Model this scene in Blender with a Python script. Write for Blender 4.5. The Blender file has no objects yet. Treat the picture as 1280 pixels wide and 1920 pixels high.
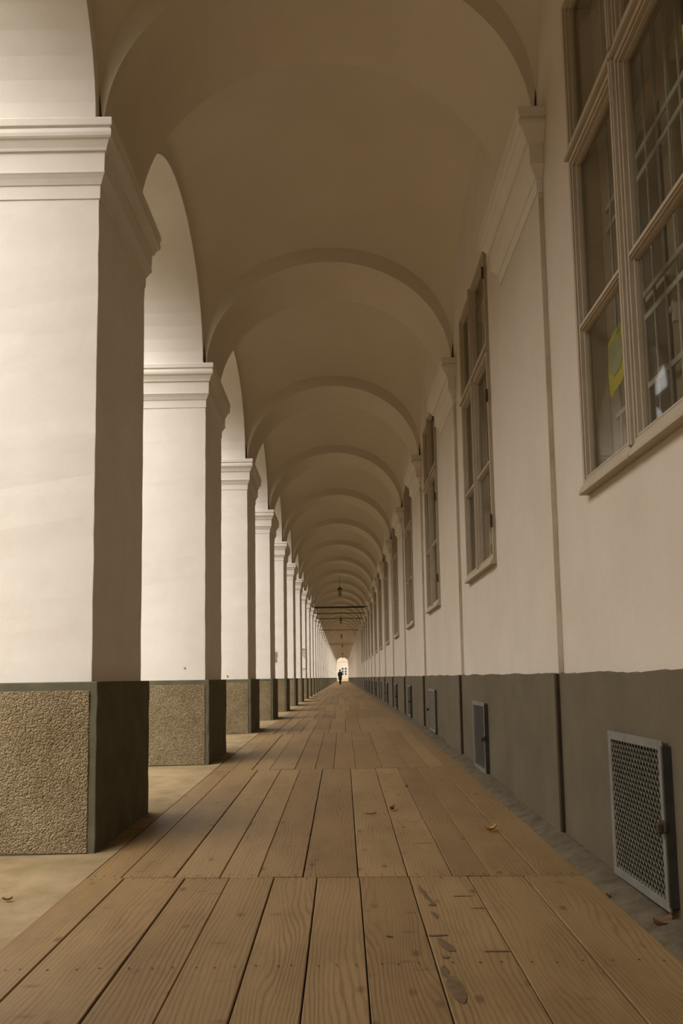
import bpy, bmesh, math, random
from mathutils import Matrix, Vector
random.seed(7)
scn = bpy.context.scene
COL = scn.collection

# ------------------------------------------------------------------ camera, sky, exposure
EYE = 0.80
cam_d = bpy.data.cameras.new('camera')
cam = bpy.data.objects.new('camera', cam_d)
COL.objects.link(cam)
PITCH, ROLL, YAW = 0.09886, 0.01586, -0.00043
cam.matrix_world = (Matrix.Translation((0, 0, EYE)) @ Matrix.Rotation(-YAW, 4, 'Z')
                    @ Matrix.Rotation(math.pi / 2 + PITCH, 4, 'X') @ Matrix.Rotation(-ROLL, 4, 'Z'))
cam_d.sensor_width = 36.0
cam_d.lens = 1450.0 / 1920.0 * 36.0
cam_d.shift_y = 166.67 / 1920.0
cam_d.clip_start = 0.05
cam_d.clip_end = 600
scn.camera = cam

scn.view_settings.view_transform = 'Standard'
scn.view_settings.look = 'None'
scn.view_settings.exposure = 0.17
scn.view_settings.gamma = 1.0
scn.view_settings.use_curve_mapping = False
scn.cycles.max_bounces = 10
scn.cycles.diffuse_bounces = 7

SKY_COLOR = (1.0, 0.975, 0.955)
SKY_STRENGTH = 3.3
world = bpy.data.worlds.new('overcast_sky')
scn.world = world
world.use_nodes = True
wn, wl = world.node_tree.nodes, world.node_tree.links
wn.clear()
w_out = wn.new('ShaderNodeOutputWorld')
w_bg = wn.new('ShaderNodeBackground')
w_tc = wn.new('ShaderNodeTexCoord')
w_sep = wn.new('ShaderNodeSeparateXYZ')
def w_math(op, a, b=None, c=None):
    n = wn.new('ShaderNodeMath'); n.operation = op
    for i, v in enumerate((a, b, c)):
        if v is None: continue
        if isinstance(v, (int, float)): n.inputs[i].default_value = v
        else: wl.new(v, n.inputs[i])
    return n.outputs[0]
# overcast sky: brighter towards the zenith and towards the veiled sun behind the viewer's left shoulder
SKY_LOW, SKY_ZENITH, SKY_SUNWARD = 0.17, 1.15, 1.5
SUNWARD = Vector((-0.52, -0.58, 0.70)).normalized()
wl.new(w_tc.outputs['Generated'], w_sep.inputs[0])
w_dot = wn.new('ShaderNodeVectorMath'); w_dot.operation = 'DOT_PRODUCT'
wl.new(w_tc.outputs['Generated'], w_dot.inputs[0]); w_dot.inputs[1].default_value = SUNWARD
w_s = w_math('POWER', w_math('MAXIMUM', w_dot.outputs['Value'], 0.0), 3.0)
w_z = w_math('MULTIPLY_ADD', w_math('MAXIMUM', w_sep.outputs['Z'], 0.0), SKY_ZENITH, SKY_LOW)
w_t = w_math('MULTIPLY', w_math('MULTIPLY_ADD', w_s, SKY_SUNWARD, w_z), SKY_STRENGTH)
wl.new(w_t, w_bg.inputs['Strength'])
w_bg.inputs['Color'].default_value = (*SKY_COLOR, 1)
wl.new(w_bg.outputs[0], w_out.inputs[0])

# ------------------------------------------------------------------ measures (metres)
BAY = 3.6668            # bay length along the gallery
Y0 = 4.456              # near edge of the first pier shaft
SHAFT = 1.081           # pier length along the gallery
XL, XR = -1.4406, 1.2385    # faces of pier shafts / pilasters
XLW, XRW = -1.472, 1.268    # faces of the arcade wall / inner wall
XLO = -2.22             # outer face of the arcade
SPRING = 3.40 + EYE     # top of the capitals
KN, KF = -4, 47         # first and last bay
YB = Y0 + KN * BAY + 0.3
YE = Y0 + KF * BAY + 0.95
PLINTH = EYE            # plinth tops are at eye height

FY = [-12, 0, 2.5, 4.45, 8.15, 11.75, 15.5, 19, 23, 400]
FZ = [-1.20, -1.02, -.972, -.93, -.852, -.795, -.795, -.79, -.785, -.79]
def lerp(x, xs, ys):
    if x <= xs[0]: return ys[0]
    for i in range(len(xs) - 1):
        if x <= xs[i + 1]:
            t = (x - xs[i]) / (xs[i + 1] - xs[i])
            return ys[i] + t * (ys[i + 1] - ys[i])
    return ys[-1]
def floor_z(x, y):
    return lerp(y, FY, FZ) + EYE + 0.012 * max(-2.3, min(1.3, x))

# ------------------------------------------------------------------ materials
def new_mat(name):
    m = bpy.data.materials.new(name); m.use_nodes = True
    nt = m.node_tree
    b = nt.nodes['Principled BSDF']
    return m, nt.nodes, nt.links, b
def ramp(nodes, stops):
    r = nodes.new('ShaderNodeValToRGB')
    el = r.color_ramp.elements
    while len(el) < len(stops): el.new(0.5)
    for e, (p, c) in zip(el, stops):
        e.position = p; e.color = (*c, 1)
    return r
def noise(nodes, links, scale, detail=4, rough=0.6, vec=None, dist=0.0):
    n = nodes.new('ShaderNodeTexNoise')
    n.inputs['Scale'].default_value = scale
    n.inputs['Detail'].default_value = detail
    n.inputs['Roughness'].default_value = rough
    n.inputs['Distortion'].default_value = dist
    if vec is not None: links.new(vec, n.inputs['Vector'])
    return n
def rough_mat(name, c1, c2, scale=3.0, bump_scale=60.0, bump=0.2, bump_dist=0.004, roughness=0.9, spec=0.2, lo=0.35, hi=0.65, big=None):
    m, N, L, b = new_mat(name)
    tc = N.new('ShaderNodeTexCoord')
    geo = N.new('ShaderNodeNewGeometry')
    n = noise(N, L, scale, 6, 0.65, geo.outputs['Position'])
    r = ramp(N, [(lo, c1), (hi, c2)])
    L.new(n.outputs['Fac'], r.inputs[0])
    L.new(r.outputs[0], b.inputs['Base Color'])
    n2 = noise(N, L, bump_scale, 5, 0.6, geo.outputs['Position'])
    h = n2.outputs['Fac']
    if big:
        n3 = noise(N, L, big[0], 3, 0.5, geo.outputs['Position'])
        ad = N.new('ShaderNodeMath'); ad.operation = 'MULTIPLY_ADD'
        ad.inputs[1].default_value = big[1]
        L.new(n3.outputs['Fac'], ad.inputs[0]); L.new(h, ad.inputs[2]); h = ad.outputs[0]
    bp = N.new('ShaderNodeBump')
    bp.inputs['Strength'].default_value = bump
    bp.inputs['Distance'].default_value = bump_dist
    L.new(h, bp.inputs['Height']); L.new(bp.outputs[0], b.inputs['Normal'])
    b.inputs['Roughness'].default_value = roughness
    b.inputs['Specular IOR Level'].default_value = spec
    return m

M = {}
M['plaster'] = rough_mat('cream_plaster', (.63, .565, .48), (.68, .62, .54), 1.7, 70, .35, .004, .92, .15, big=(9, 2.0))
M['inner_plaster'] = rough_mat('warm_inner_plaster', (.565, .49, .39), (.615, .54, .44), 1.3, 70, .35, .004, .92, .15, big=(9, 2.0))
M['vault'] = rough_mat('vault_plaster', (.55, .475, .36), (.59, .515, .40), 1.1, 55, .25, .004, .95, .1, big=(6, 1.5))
M['paint'] = rough_mat('grey_brown_plinth_paint', (.100, .078, .047), (.130, .103, .064), 2.2, 50, .25, .004, .75, .25, big=(7, 2))
M['plinth_grey'] = rough_mat('grey_plinth_render', (.085, .076, .044), (.12, .108, .066), 5, 60, .4, .005, .85, .2)
M['mortar'] = rough_mat('dusty_mortar', (.075, .058, .035), (.135, .108, .070), 9, 90, .8, .01, .95, .1)
M['sand'] = rough_mat('sandy_paving', (.180, .127, .063), (.255, .184, .100), 4, 130, .5, .006, .95, .1)
M['court'] = rough_mat('dark_court_gravel', (.10, .085, .055), (.15, .125, .08), .6, 60, .5, .02)
M['added_court_wall'] = rough_mat('dull_added_facade', (.16, .125, .085), (.20, .16, .11), .4, 30, .3)
M['edge_brown'] = rough_mat('dark_brown_edge', (.030, .020, .009), (.05, .034, .017), 8)
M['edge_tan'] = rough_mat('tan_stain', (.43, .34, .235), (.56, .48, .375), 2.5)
M['bar_grey'] = rough_mat('pale_grey_bar_paint', (.34, .33, .30), (.40, .39, .35), 8)
M['dull_pane'] = rough_mat('dull_dark_panes', (.05, .038, .026), (.08, .06, .042), 3, roughness=.3)
M['dirt'] = rough_mat('dark_underfloor', (.02, .014, .009), (.035, .025, .015), 6)
M['trim'] = rough_mat('beige_window_paint', (.385, .315, .22), (.43, .355, .255), 5, 40, .15, .002, .55, .35)
M['trim_far'] = M['trim']
M['room'] = rough_mat('dim_room_plaster', (.42, .37, .29), (.47, .415, .33), 2)
M['iron'] = rough_mat('dark_iron', (.018, .015, .011), (.036, .029, .021), 20, 90, .3, .002, .55, .5)
M['rust'] = rough_mat('rusty_iron', (.026, .017, .010), (.06, .037, .020), 30, 90, .5, .002, .8, .3)
M['grate'] = rough_mat('grey_painted_metal', (.135, .125, .104), (.175, .163, .138), 12, 80, .2, .002, .55, .4)
M['wire'] = rough_mat('dull_wire', (.105, .095, .070), (.15, .135, .10), 25, 80, .2, .002, .6, .4)
M['cellar_shade'] = rough_mat('painted_cellar_shade', (.012, .010, .008), (.02, .017, .012), 8)
M['leaf_yellow'] = rough_mat('dry_yellow_leaf', (.42, .25, .06), (.30, .16, .04), 60, 80, .3)
M['leaf_brown'] = rough_mat('dry_brown_leaf', (.13, .06, .022), (.22, .11, .04), 60, 80, .3)
M['coat'] = rough_mat('dark_coat_cloth', (.012, .018, .018), (.02, .027, .026), 20, 60, .3)
M['trousers'] = rough_mat('black_trousers', (.010, .011, .013), (.016, .017, .019), 20)
M['skin'] = rough_mat('skin', (.45, .27, .19), (.50, .31, .22), 10)
M['hair'] = rough_mat('dark_hair', (.02, .013, .009), (.035, .023, .015), 40)
M['facade'] = rough_mat('pale_yellow_facade', (.31, .255, .185), (.34, .285, .21), .8, 40, .2)
M['facade_low'] = rough_mat('ochre_facade_base', (.27, .19, .09), (.30, .215, .11), .8, 40, .2)
M['chip'] = rough_mat('chipped_plaster', (.20, .14, .085), (.34, .25, .16), 40, 60, .6)
M['paper_yellow'] = rough_mat('yellow_paper', (.36, .31, .03), (.42, .365, .045), 9)
M['paper_grey'] = rough_mat('grey_green_paper', (.24, .25, .14), (.30, .305, .185), 14)
M['paper_green'] = rough_mat('green_paper', (.10, .22, .06), (.14, .28, .08), 14)
M['sign_beige'] = rough_mat('beige_board', (.45, .36, .24), (.50, .40, .27), 6)
M['sign_pale'] = rough_mat('pale_board', (.60, .62, .52), (.66, .68, .58), 6)
M['white_enamel'] = rough_mat('white_enamel', (.62, .57, .50), (.68, .63, .56), 6, 40, .1, .002, .4, .4)

def glass_mat(name, tint):
    m, N, L, b = new_mat(name)
    out = N['Material Output']
    N.remove(b)
    tr = N.new('ShaderNodeBsdfTransparent'); tr.inputs[0].default_value = (*tint, 1)
    gl = N.new('ShaderNodeBsdfGlossy'); gl.inputs['Roughness'].default_value = 0.03
    lw = N.new('ShaderNodeLayerWeight'); lw.inputs['Blend'].default_value = .5
    pw = N.new('ShaderNodeMath'); pw.operation = 'POWER'; pw.inputs[1].default_value = 5.0
    L.new(lw.outputs['Facing'], pw.inputs[0])
    fr = N.new('ShaderNodeMath'); fr.operation = 'MULTIPLY_ADD'; fr.inputs[1].default_value = .5; fr.inputs[2].default_value = .035
    L.new(pw.outputs[0], fr.inputs[0])
    mx = N.new('ShaderNodeMixShader')
    L.new(fr.outputs[0], mx.inputs[0]); L.new(tr.outputs[0], mx.inputs[1]); L.new(gl.outputs[0], mx.inputs[2])
    L.new(mx.outputs[0], out.inputs[0])
    return m
M['glass'] = glass_mat('window_glass', (.95, .95, .91))
M['lamp_glass'] = glass_mat('lantern_glass', (.75, .78, .68))

def roughcast():
    m, N, L, b = new_mat('pebble_dash')
    geo = N.new('ShaderNodeNewGeometry')
    v = N.new('ShaderNodeTexVoronoi'); v.inputs['Scale'].default_value = 105
    L.new(geo.outputs['Position'], v.inputs['Vector'])
    n = noise(N, L, 4, 5, .65, geo.outputs['Position'])
    sp = N.new('ShaderNodeSeparateColor'); L.new(v.outputs['Color'], sp.inputs[0])
    r = ramp(N, [(.2, (.135, .098, .048)), (.5, (.215, .160, .088)), (.85, (.32, .25, .155))])
    m2 = N.new('ShaderNodeMath'); m2.operation = 'MULTIPLY'; m2.inputs[1].default_value = .62
    L.new(n.outputs['Fac'], m2.inputs[0])
    m1 = N.new('ShaderNodeMath'); m1.operation = 'MULTIPLY_ADD'; m1.inputs[1].default_value = .40
    L.new(sp.outputs[0], m1.inputs[0]); L.new(m2.outputs[0], m1.inputs[2])
    L.new(m1.outputs[0], r.inputs[0]); L.new(r.outputs[0], b.inputs['Base Color'])
    n4 = noise(N, L, 38, 3, .5, geo.outputs['Position'])
    ad = N.new('ShaderNodeMath'); ad.operation = 'MULTIPLY_ADD'; ad.inputs[1].default_value = -1.1
    L.new(v.outputs['Distance'], ad.inputs[0]); L.new(n4.outputs['Fac'], ad.inputs[2])
    bp = N.new('ShaderNodeBump'); bp.inputs['Strength'].default_value = 1.0; bp.inputs['Distance'].default_value = .009
    L.new(ad.outputs[0], bp.inputs['Height']); L.new(bp.outputs[0], b.inputs['Normal'])
    b.inputs['Roughness'].default_value = .95; b.inputs['Specular IOR Level'].default_value = .1
    return m
M['roughcast'] = roughcast()

def wood():
    m, N, L, b = new_mat('worn_plank_wood')
    geo = N.new('ShaderNodeNewGeometry')
    at = N.new('ShaderNodeAttribute'); at.attribute_name = 'plank'
    sa = N.new('ShaderNodeSeparateColor'); L.new(at.outputs['Color'], sa.inputs[0])
    sp = N.new('ShaderNodeSeparateXYZ'); L.new(geo.outputs['Position'], sp.inputs[0])
    def math_(op, a, bb=None, c=None):
        n = N.new('ShaderNodeMath'); n.operation = op
        for i, v in enumerate((a, bb, c)):
            if v is None: continue
            if isinstance(v, (int, float)): n.inputs[i].default_value = v
            else: L.new(v, n.inputs[i])
        return n.outputs[0]
    def comb(x, y, z):
        n = N.new('ShaderNodeCombineXYZ')
        for i, v in enumerate((x, y, z)):
            if isinstance(v, (int, float)): n.inputs[i].default_value = v
            else: L.new(v, n.inputs[i])
        return n.outputs[0]
    off = math_('MULTIPLY', sa.outputs[1], 57.0)
    # growth ring contours running along the plank
    nv = comb(math_('MULTIPLY', sp.outputs['X'], 4.5), math_('MULTIPLY', sp.outputs['Y'], .85), off)
    n1 = noise(N, L, 1.0, 1.5, .4, nv)
    nw = noise(N, L, 1.0, 3, .55, comb(math_('MULTIPLY', sp.outputs['X'], 22), math_('MULTIPLY', sp.outputs['Y'], 3.5), off))
    # a cathedral figure: rings widen in one strip of each plank
    cx = math_('MULTIPLY_ADD', sa.outputs[2], .22, -.11)
    f1 = math_('MULTIPLY', n1.outputs['Fac'], math_('MULTIPLY_ADD', math_('POWER', sa.outputs[2], 1.6), 100, 26))
    f1 = math_('MULTIPLY_ADD', nw.outputs['Fac'], 9.0, f1)
    f2 = math_('MULTIPLY_ADD', sp.outputs['X'], 330.0, f1)
    s1 = math_('SINE', f2)
    line = math_('MULTIPLY_ADD', s1, .5, .5)
    line = math_('POWER', line, 3.0)
    vis = N.new('ShaderNodeMapRange'); vis.inputs[1].default_value = .35; vis.inputs[2].default_value = .68
    vis.inputs[3].default_value = .3
    nvis = noise(N, L, 1.0, 2, .5, comb(math_('MULTIPLY', sp.outputs['X'], 9), math_('MULTIPLY', sp.outputs['Y'], .9), math_('ADD', off, 9.0)))
    L.new(nvis.outputs['Fac'], vis.inputs[0])
    line = math_('MULTIPLY', line, vis.outputs[0])
    # fine fibres
    n2 = noise(N, L, 1.0, 5, .7, comb(math_('MULTIPLY', sp.outputs['X'], 130), math_('MULTIPLY', sp.outputs['Y'], 5), off))
    # blotches of wear
    n3 = noise(N, L, 1.0, 4, .6, comb(math_('MULTIPLY', sp.outputs['X'], 3.0), math_('MULTIPLY', sp.outputs['Y'], 1.6), off))
    base = ramp(N, [(.0, (.148, .088, .034)), (.5, (.208, .130, .053)), (1.0, (.268, .175, .076))])
    t = math_('MULTIPLY_ADD', n3.outputs['Fac'], .8, math_('MULTIPLY_ADD', sa.outputs[0], .55, -.15))
    L.new(t, base.inputs[0])
    def mulmix(fac, a, col):
        n = N.new('ShaderNodeMix'); n.data_type = 'RGBA'; n.blend_type = 'MULTIPLY'
        L.new(fac, n.inputs[0]); L.new(a, n.inputs[6]); n.inputs[7].default_value = (*col, 1)
        return n.outputs[2]
    c = mulmix(math_('MULTIPLY', line, .68), base.outputs[0], (.52, .43, .33))
    c = mulmix(math_('MULTIPLY', n2.outputs['Fac'], .5), c, (.62, .56, .48))
    ng = noise(N, L, 1.0, 6, .68, comb(math_('MULTIPLY', sp.outputs['X'], 2.6), math_('MULTIPLY', sp.outputs['Y'], 1.1), 3.3))
    gr = N.new('ShaderNodeMapRange'); gr.inputs[1].default_value = .46; gr.inputs[2].default_value = .72
    L.new(ng.outputs['Fac'], gr.inputs[0])
    c = mulmix(math_('MULTIPLY', gr.outputs[0], .75), c, (.66, .63, .58))
    # knots and cross scars
    vo = N.new('ShaderNodeTexVoronoi'); vo.inputs['Scale'].default_value = 1.0
    L.new(comb(math_('MULTIPLY_ADD', sp.outputs['X'], 6.5, off), math_('MULTIPLY', sp.outputs['Y'], 3.3), off), vo.inputs['Vector'])
    kn = N.new('ShaderNodeMapRange'); kn.inputs[1].default_value = .13; kn.inputs[2].default_value = .05
    L.new(vo.outputs['Distance'], kn.inputs[0])
    c = mulmix(math_('MULTIPLY', kn.outputs[0], .8), c, (.42, .34, .27))
    vs = N.new('ShaderNodeTexVoronoi'); vs.inputs['Scale'].default_value = 1.0
    L.new(comb(math_('MULTIPLY_ADD', sp.outputs['X'], 4.0, off), math_('MULTIPLY', sp.outputs['Y'], 9.0), off), vs.inputs['Vector'])
    sc = N.new('ShaderNodeMapRange'); sc.inputs[1].default_value = .17; sc.inputs[2].default_value = .03
    L.new(vs.outputs['Distance'], sc.inputs[0])
    c = mulmix(math_('MULTIPLY', sc.outputs[0], .55), c, (.45, .36, .28))
    L.new(c, b.inputs['Base Color'])
    hgt = math_('MULTIPLY_ADD', line, -.5, n2.outputs['Fac'])
    bp = N.new('ShaderNodeBump'); bp.inputs['Strength'].default_value = .35; bp.inputs['Distance'].default_value = .003
    L.new(hgt, bp.inputs['Height']); L.new(bp.outputs[0], b.inputs['Normal'])
    b.inputs['Roughness'].default_value = .62
    b.inputs['Specular IOR Level'].default_value = .3
    return m
M['wood'] = wood()
M['wood_dark'] = rough_mat('resin_streak_wood', (.075, .044, .020), (.125, .078, .037), 30, 90, .3, .002, .6, .3)
M['nail'] = rough_mat('rusted_nail', (.035, .022, .014), (.06, .038, .022), 60)

# ------------------------------------------------------------------ mesh helpers
class MB:
    """collects vertices and faces, links them as one mesh object"""
    def __init__(s): s.v, s.f, s.mi = [], [], []
    def face(s, pts, mi=0):
        n = len(s.v); s.v += [tuple(p) for p in pts]
        s.f.append(tuple(range(n, n + len(pts)))); s.mi.append(mi)
    def add(s, verts, faces, mi=0):
        n = len(s.v); s.v += [tuple(p) for p in verts]
        for f in faces: s.f.append(tuple(i + n for i in f)); s.mi.append(mi)
    def box(s, x0, x1, y0, y1, z0, z1, mi=0):
        if x0 > x1: x0, x1 = x1, x0
        if y0 > y1: y0, y1 = y1, y0
        if z0 > z1: z0, z1 = z1, z0
        s.add([(x0,y0,z0),(x1,y0,z0),(x1,y1,z0),(x0,y1,z0),(x0,y0,z1),(x1,y0,z1),(x1,y1,z1),(x0,y1,z1)],
              [(0,3,2,1),(4,5,6,7),(0,1,5,4),(1,2,6,5),(2,3,7,6),(3,0,4,7)], mi)
    def rings(s, rings, cap0=True, cap1=True, mi=0):
        """rings: list of equal-length closed loops"""
        n = len(s.v); m = len(rings[0])
        for r in rings: s.v += [tuple(p) for p in r]
        for i in range(len(rings) - 1):
            for j in range(m):
                a = n + i * m + j; b = n + i * m + (j + 1) % m
                s.f.append((a, b, b + m, a + m)); s.mi.append(mi)
        if cap0: s.f.append(tuple(n + j for j in reversed(range(m)))); s.mi.append(mi)
        if cap1: s.f.append(tuple(n + (len(rings) - 1) * m + j for j in range(m))); s.mi.append(mi)
    def tube(s, a, b, r, seg=8, r2=None, mi=0):
        a, b = Vector(a), Vector(b); d = (b - a).normalized()
        u = d.orthogonal().normalized(); w = d.cross(u)
        r2 = r if r2 is None else r2
        ring = lambda c, rr: [c + (u * math.cos(2*math.pi*i/seg) + w * math.sin(2*math.pi*i/seg)) * rr for i in range(seg)]
        s.rings([ring(a, r), ring(b, r2)], mi=mi)
    def lathe(s, prof, cx, cy, seg=12, mi=0):
        s.rings([[(cx + r*math.cos(2*math.pi*i/seg), cy + r*math.sin(2*math.pi*i/seg), z) for i in range(seg)] for r, z in prof], mi=mi)
    def build(s, name, mats, parent=None, smooth=False, bevel=0.0, fix=False):
        me = bpy.data.meshes.new(name)
        me.from_pydata(s.v, [], s.f)
        mats = mats if isinstance(mats, (list, tuple)) else [mats]
        for m in mats: me.materials.append(m)
        me.polygons.foreach_set('material_index', s.mi)
        if smooth: me.polygons.foreach_set('use_smooth', [True] * len(s.f))
        if fix:
            bm = bmesh.new(); bm.from_mesh(me)
            bmesh.ops.remove_doubles(bm, verts=bm.verts, dist=1e-5)
            bmesh.ops.recalc_face_normals(bm, faces=bm.faces)
            bm.to_mesh(me); bm.free()
        me.update()
        o = bpy.data.objects.new(name, me); COL.objects.link(o)
        if parent: o.parent = parent
        if bevel:
            mod = o.modifiers.new('edge', 'BEVEL'); mod.width = bevel; mod.segments = 2
            mod.limit_method = 'ANGLE'; mod.angle_limit = 0.6
        return o

def tag(o, label, cat=None, group=None, kind=None):
    o['label'] = label
    if cat: o['category'] = cat
    if group: o['group'] = group
    if kind: o['kind'] = kind
    return o
def empty(name, loc, rz=0.0):
    o = bpy.data.objects.new(name, None); COL.objects.link(o)
    o.location = loc; o.rotation_euler = (0, 0, rz); o.empty_display_size = .1
    return o
def copy_tree(o, parent=None):
    c = o.copy(); COL.objects.link(c)
    if parent: c.parent = parent
    for ch in list(o.children): copy_tree(ch, c)
    return c
ORD = ['first', 'second', 'third', 'fourth', 'fifth', 'sixth', 'seventh', 'eighth', 'ninth', 'tenth', 'eleventh',
       'twelfth', 'thirteenth', 'fourteenth', 'fifteenth', 'sixteenth', 'seventeenth', 'eighteenth', 'nineteenth', 'twentieth']

# ------------------------------------------------------------------ ground and floor
mb = MB()
gx = [-70, -20, -6, -3.4, -2.6, -2.2, -1.7, -1.272]
gy = [-60, -12, -6, 0, 1.2, 2.5, 3.5, 4.45, 6.3, 8.15, 10, 11.75, 15.5, 19, 23, 60, 120, 178, 185, 260]
def ground_z(x, y):
    return floor_z(x, y) - (0.02 if x < -2.4 else 0.0) - (0.06 if x < -5 else 0)
for i in range(len(gx) - 1):
    for j in range(len(gy) - 1):
        q = [(gx[i], gy[j]), (gx[i+1], gy[j]), (gx[i+1], gy[j+1]), (gx[i], gy[j+1])]
        mb.face([(x, y, ground_z(x, y)) for x, y in q])
q = [(-1.272, YE), (30, YE), (30, 260), (-1.272, 260)]
mb.face([(x, y, floor_z(x, y) - .01) for x, y in q])
g = mb.build('ground', M['sand'], fix=True)
mc = MB()
for a, b_ in ((-18, -3.4),):
    for j in range(len(gy) - 1):
        mc.face([(x, y, ground_z(x, y) + .012) for x, y in ((a, gy[j]), (b_, gy[j]), (b_, gy[j+1]), (a, gy[j+1]))])
tag(mc.build('ground_court', M['court']), 'dark court surface outside the left arches', 'ground', kind='structure')
mc = MB(); mc.box(-18.6, -18, -60, 66, -1, 11.5)  # unseen facade added to block low sky and dim the reflections
tag(mc.build('wall_court_blocker', M['added_court_wall']), 'dull brown unseen facade added across the court to block low sky', 'wall', kind='structure')
tag(g, 'sandy tan paving strip under the left arcade piers and the open court', 'ground', kind='structure')

def joint(n, x):
    cy = {0: 3.795, 1: 7.505, 2: 11.45}.get(n, 11.45 + 3.72 * (n - 2) if n > 2 else 3.795 + 3.9 * n)
    sk = {0: -.076, 1: -.092}.get(n, -.03)
    return cy + sk * x
S1 = [-1.272, -1.078, -.778, -.561, -.345, -.138, .064, .298, .572, .830, 1.108]
S2 = [-1.272, -1.098, -.835, -.610, -.425, -.207, .058, .294, .505, .680, .90, 1.108]
XE0, XE1 = -1.272, 1.108
mb = MB()
pl_attr = []
n_first, n_last = -4, 47
def board(x0, x1, n, rnd):
    ch = .003; gap = random.uniform(.0014, .003)
    gy_ = .003
    def P(x, y, dz): return (x, y, floor_lin(n, x, y) + dz)
    a0, a1 = x0 + gap, x1 - gap
    y00, y01 = joint(n, a0) + gy_, joint(n, a1) + gy_
    y10, y11 = joint(n + 1, a0) - gy_, joint(n + 1, a1) - gy_
    hz = rnd[3]
    low = [P(a0, y00, hz-.03), P(a1, y01, hz-.03), P(a1, y11, hz-.03), P(a0, y10, hz-.03)]
    mid = [P(a0, y00, hz-ch), P(a1, y01, hz-ch), P(a1, y11, hz-ch), P(a0, y10, hz-ch)]
    top = [P(a0+ch, y00+.0004, hz), P(a1-ch, y01+.0004, hz), P(a1-ch, y11-ch, hz), P(a0+ch, y10-ch, hz)]
    nf = len(mb.f)
    mb.rings([low, mid, top], cap0=False)
    pl_attr.extend([rnd[:3]] * (len(mb.f) - nf))
def floor_lin(n, x, y):
    ya, yb = joint(n, 0), joint(n + 1, 0)
    t = (y - ya) / (yb - ya)
    return (1 - t) * lerp(ya, FY, FZ) + t * lerp(yb, FY, FZ) + EYE + .012 * x
edges_of = {}
for n in range(n_first, n_last):
    if n == -1: ed = S1
    elif n == 0: ed = S2
    else:
        ed = [XE0]
        while ed[-1] < XE1 - .33: ed.append(ed[-1] + random.uniform(.17, .265))
        ed.append((ed[-1] + XE1) / 2 + random.uniform(-.02, .02)); ed.append(XE1)
    edges_of[n] = ed
    for a, b_ in zip(ed, ed[1:]):
        board(a, b_, n, (random.random(), random.random(), random.random(), random.uniform(-.0025, .0025)))
# bed under the boards
ys = [joint(n, 0) for n in range(n_first, n_last + 1)]
for n, (a, b_) in enumerate(zip(ys, ys[1:])):
    nn = n_first + n
    nf = len(mb.f)
    mb.face([(x, y, floor_lin(nn, x, y) - .034) for x, y in ((XE0-.25, a), (XE1+.05, a), (XE1+.05, b_), (XE0-.25, b_))], 2)
    pl_attr.append((0, 0, 0))
# nails along the joints and mid joists
def disc(x, y, rx, ry, n, mi, dz=.0032):
    nf = len(mb.f)
    mb.face([(x + rx*math.cos(2*math.pi*i/8), y + ry*math.sin(2*math.pi*i/8),
              floor_lin(n, x, y) + dz) for i in range(8)], mi)
    pl_attr.append((0, 0, 0))
for n in range(-1, 4):
    ed = edges_of[n]
    L_ = joint(n+1, 0) - joint(n, 0)
    for a, b_ in zip(ed, ed[1:]):
        w = b_ - a
        for t in (.035, joint(n, 0) * 0 + 1.28 / L_ if n >= 0 else (2.713 - joint(-1, 0)) / L_, .70 if n >= 0 else .38, L_ and 1 - .035 / 1):
            for s in (.2, .5, .8):
                x = a + w * s + random.uniform(-.012, .012)
                y = joint(n, x) + t * L_ + random.uniform(-.008, .008)
                if t < .05: y = joint(n, x) + .03
                if t > .95: y = joint(n + 1, x) - .03
                disc(x, y, .0045, .0055, n, 1)
# resin streaks in the seventh board at the front
def patch(cx, cy, pts, n=-1):
    mb.face([(cx + px, cy + py, floor_lin(n, cx+px, cy+py) + .0028) for px, py in pts], 3)
    pl_attr.append((0, 0, 0))
def blob(cx, cy, rx, ry, tilt=0.0, jag=.12, seed=1, n=-1):
    rr = random.Random(seed); pts = []
    ph = [rr.uniform(0, 6.28) for _ in range(3)]
    for i in range(40):
        a = 2*math.pi*i/40; k = 1 + jag * (math.sin(2*a + ph[0]) + .6*math.sin(3*a + ph[1]) + .35*math.sin(6*a + ph[2]))
        px, py = rx*k*math.cos(a), ry*k*math.sin(a)
        pts.append((px - tilt*py, py))
    patch(cx, cy, pts, n)
blob(.336, 2.50, .024, .105, .06, .10, 1)
blob(.318, 2.63, .014, .05, .1, .2, 2)
blob(.352, 2.87, .017, .075, .25, .15, 3)
blob(.334, 2.97, .032, .010, 0, .2, 4)
blob(.343, 3.47, .012, .13, .12, .15, 5)
blob(.357, 3.33, .020, .012, 0, .2, 6)
blob(.352, 3.20, .008, .05, .1, .2, 7)
blob(.337, 2.76, .011, .014, 0, .2, 8)
blob(.50, 3.44, .045, .0045, 0, .25, 9)
blob(.545, 3.27, .045, .0035, 0, .25, 10)
blob(.52, 2.80, .042, .006, 0, .25, 11)
blob(.155, 2.98, .013, .010, 0, .2, 12)
blob(.40, 4.42, .08, .004, 0, .3, 13, 0)
blob(.395, 5.0, .07, .004, 0, .3, 14, 0)
fl = mb.build('floor', [M['wood'], M['nail'], M['dirt'], M['wood_dark']])
ca = fl.data.attributes.new('plank', 'FLOAT_COLOR', 'FACE')
buf = []
for c in pl_attr: buf += [c[0], c[1], c[2], 1.0]
ca.data.foreach_set('color', buf)
tag(fl, 'worn tan plank floor with nailed boards running down the gallery', 'floor', kind='structure')

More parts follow.
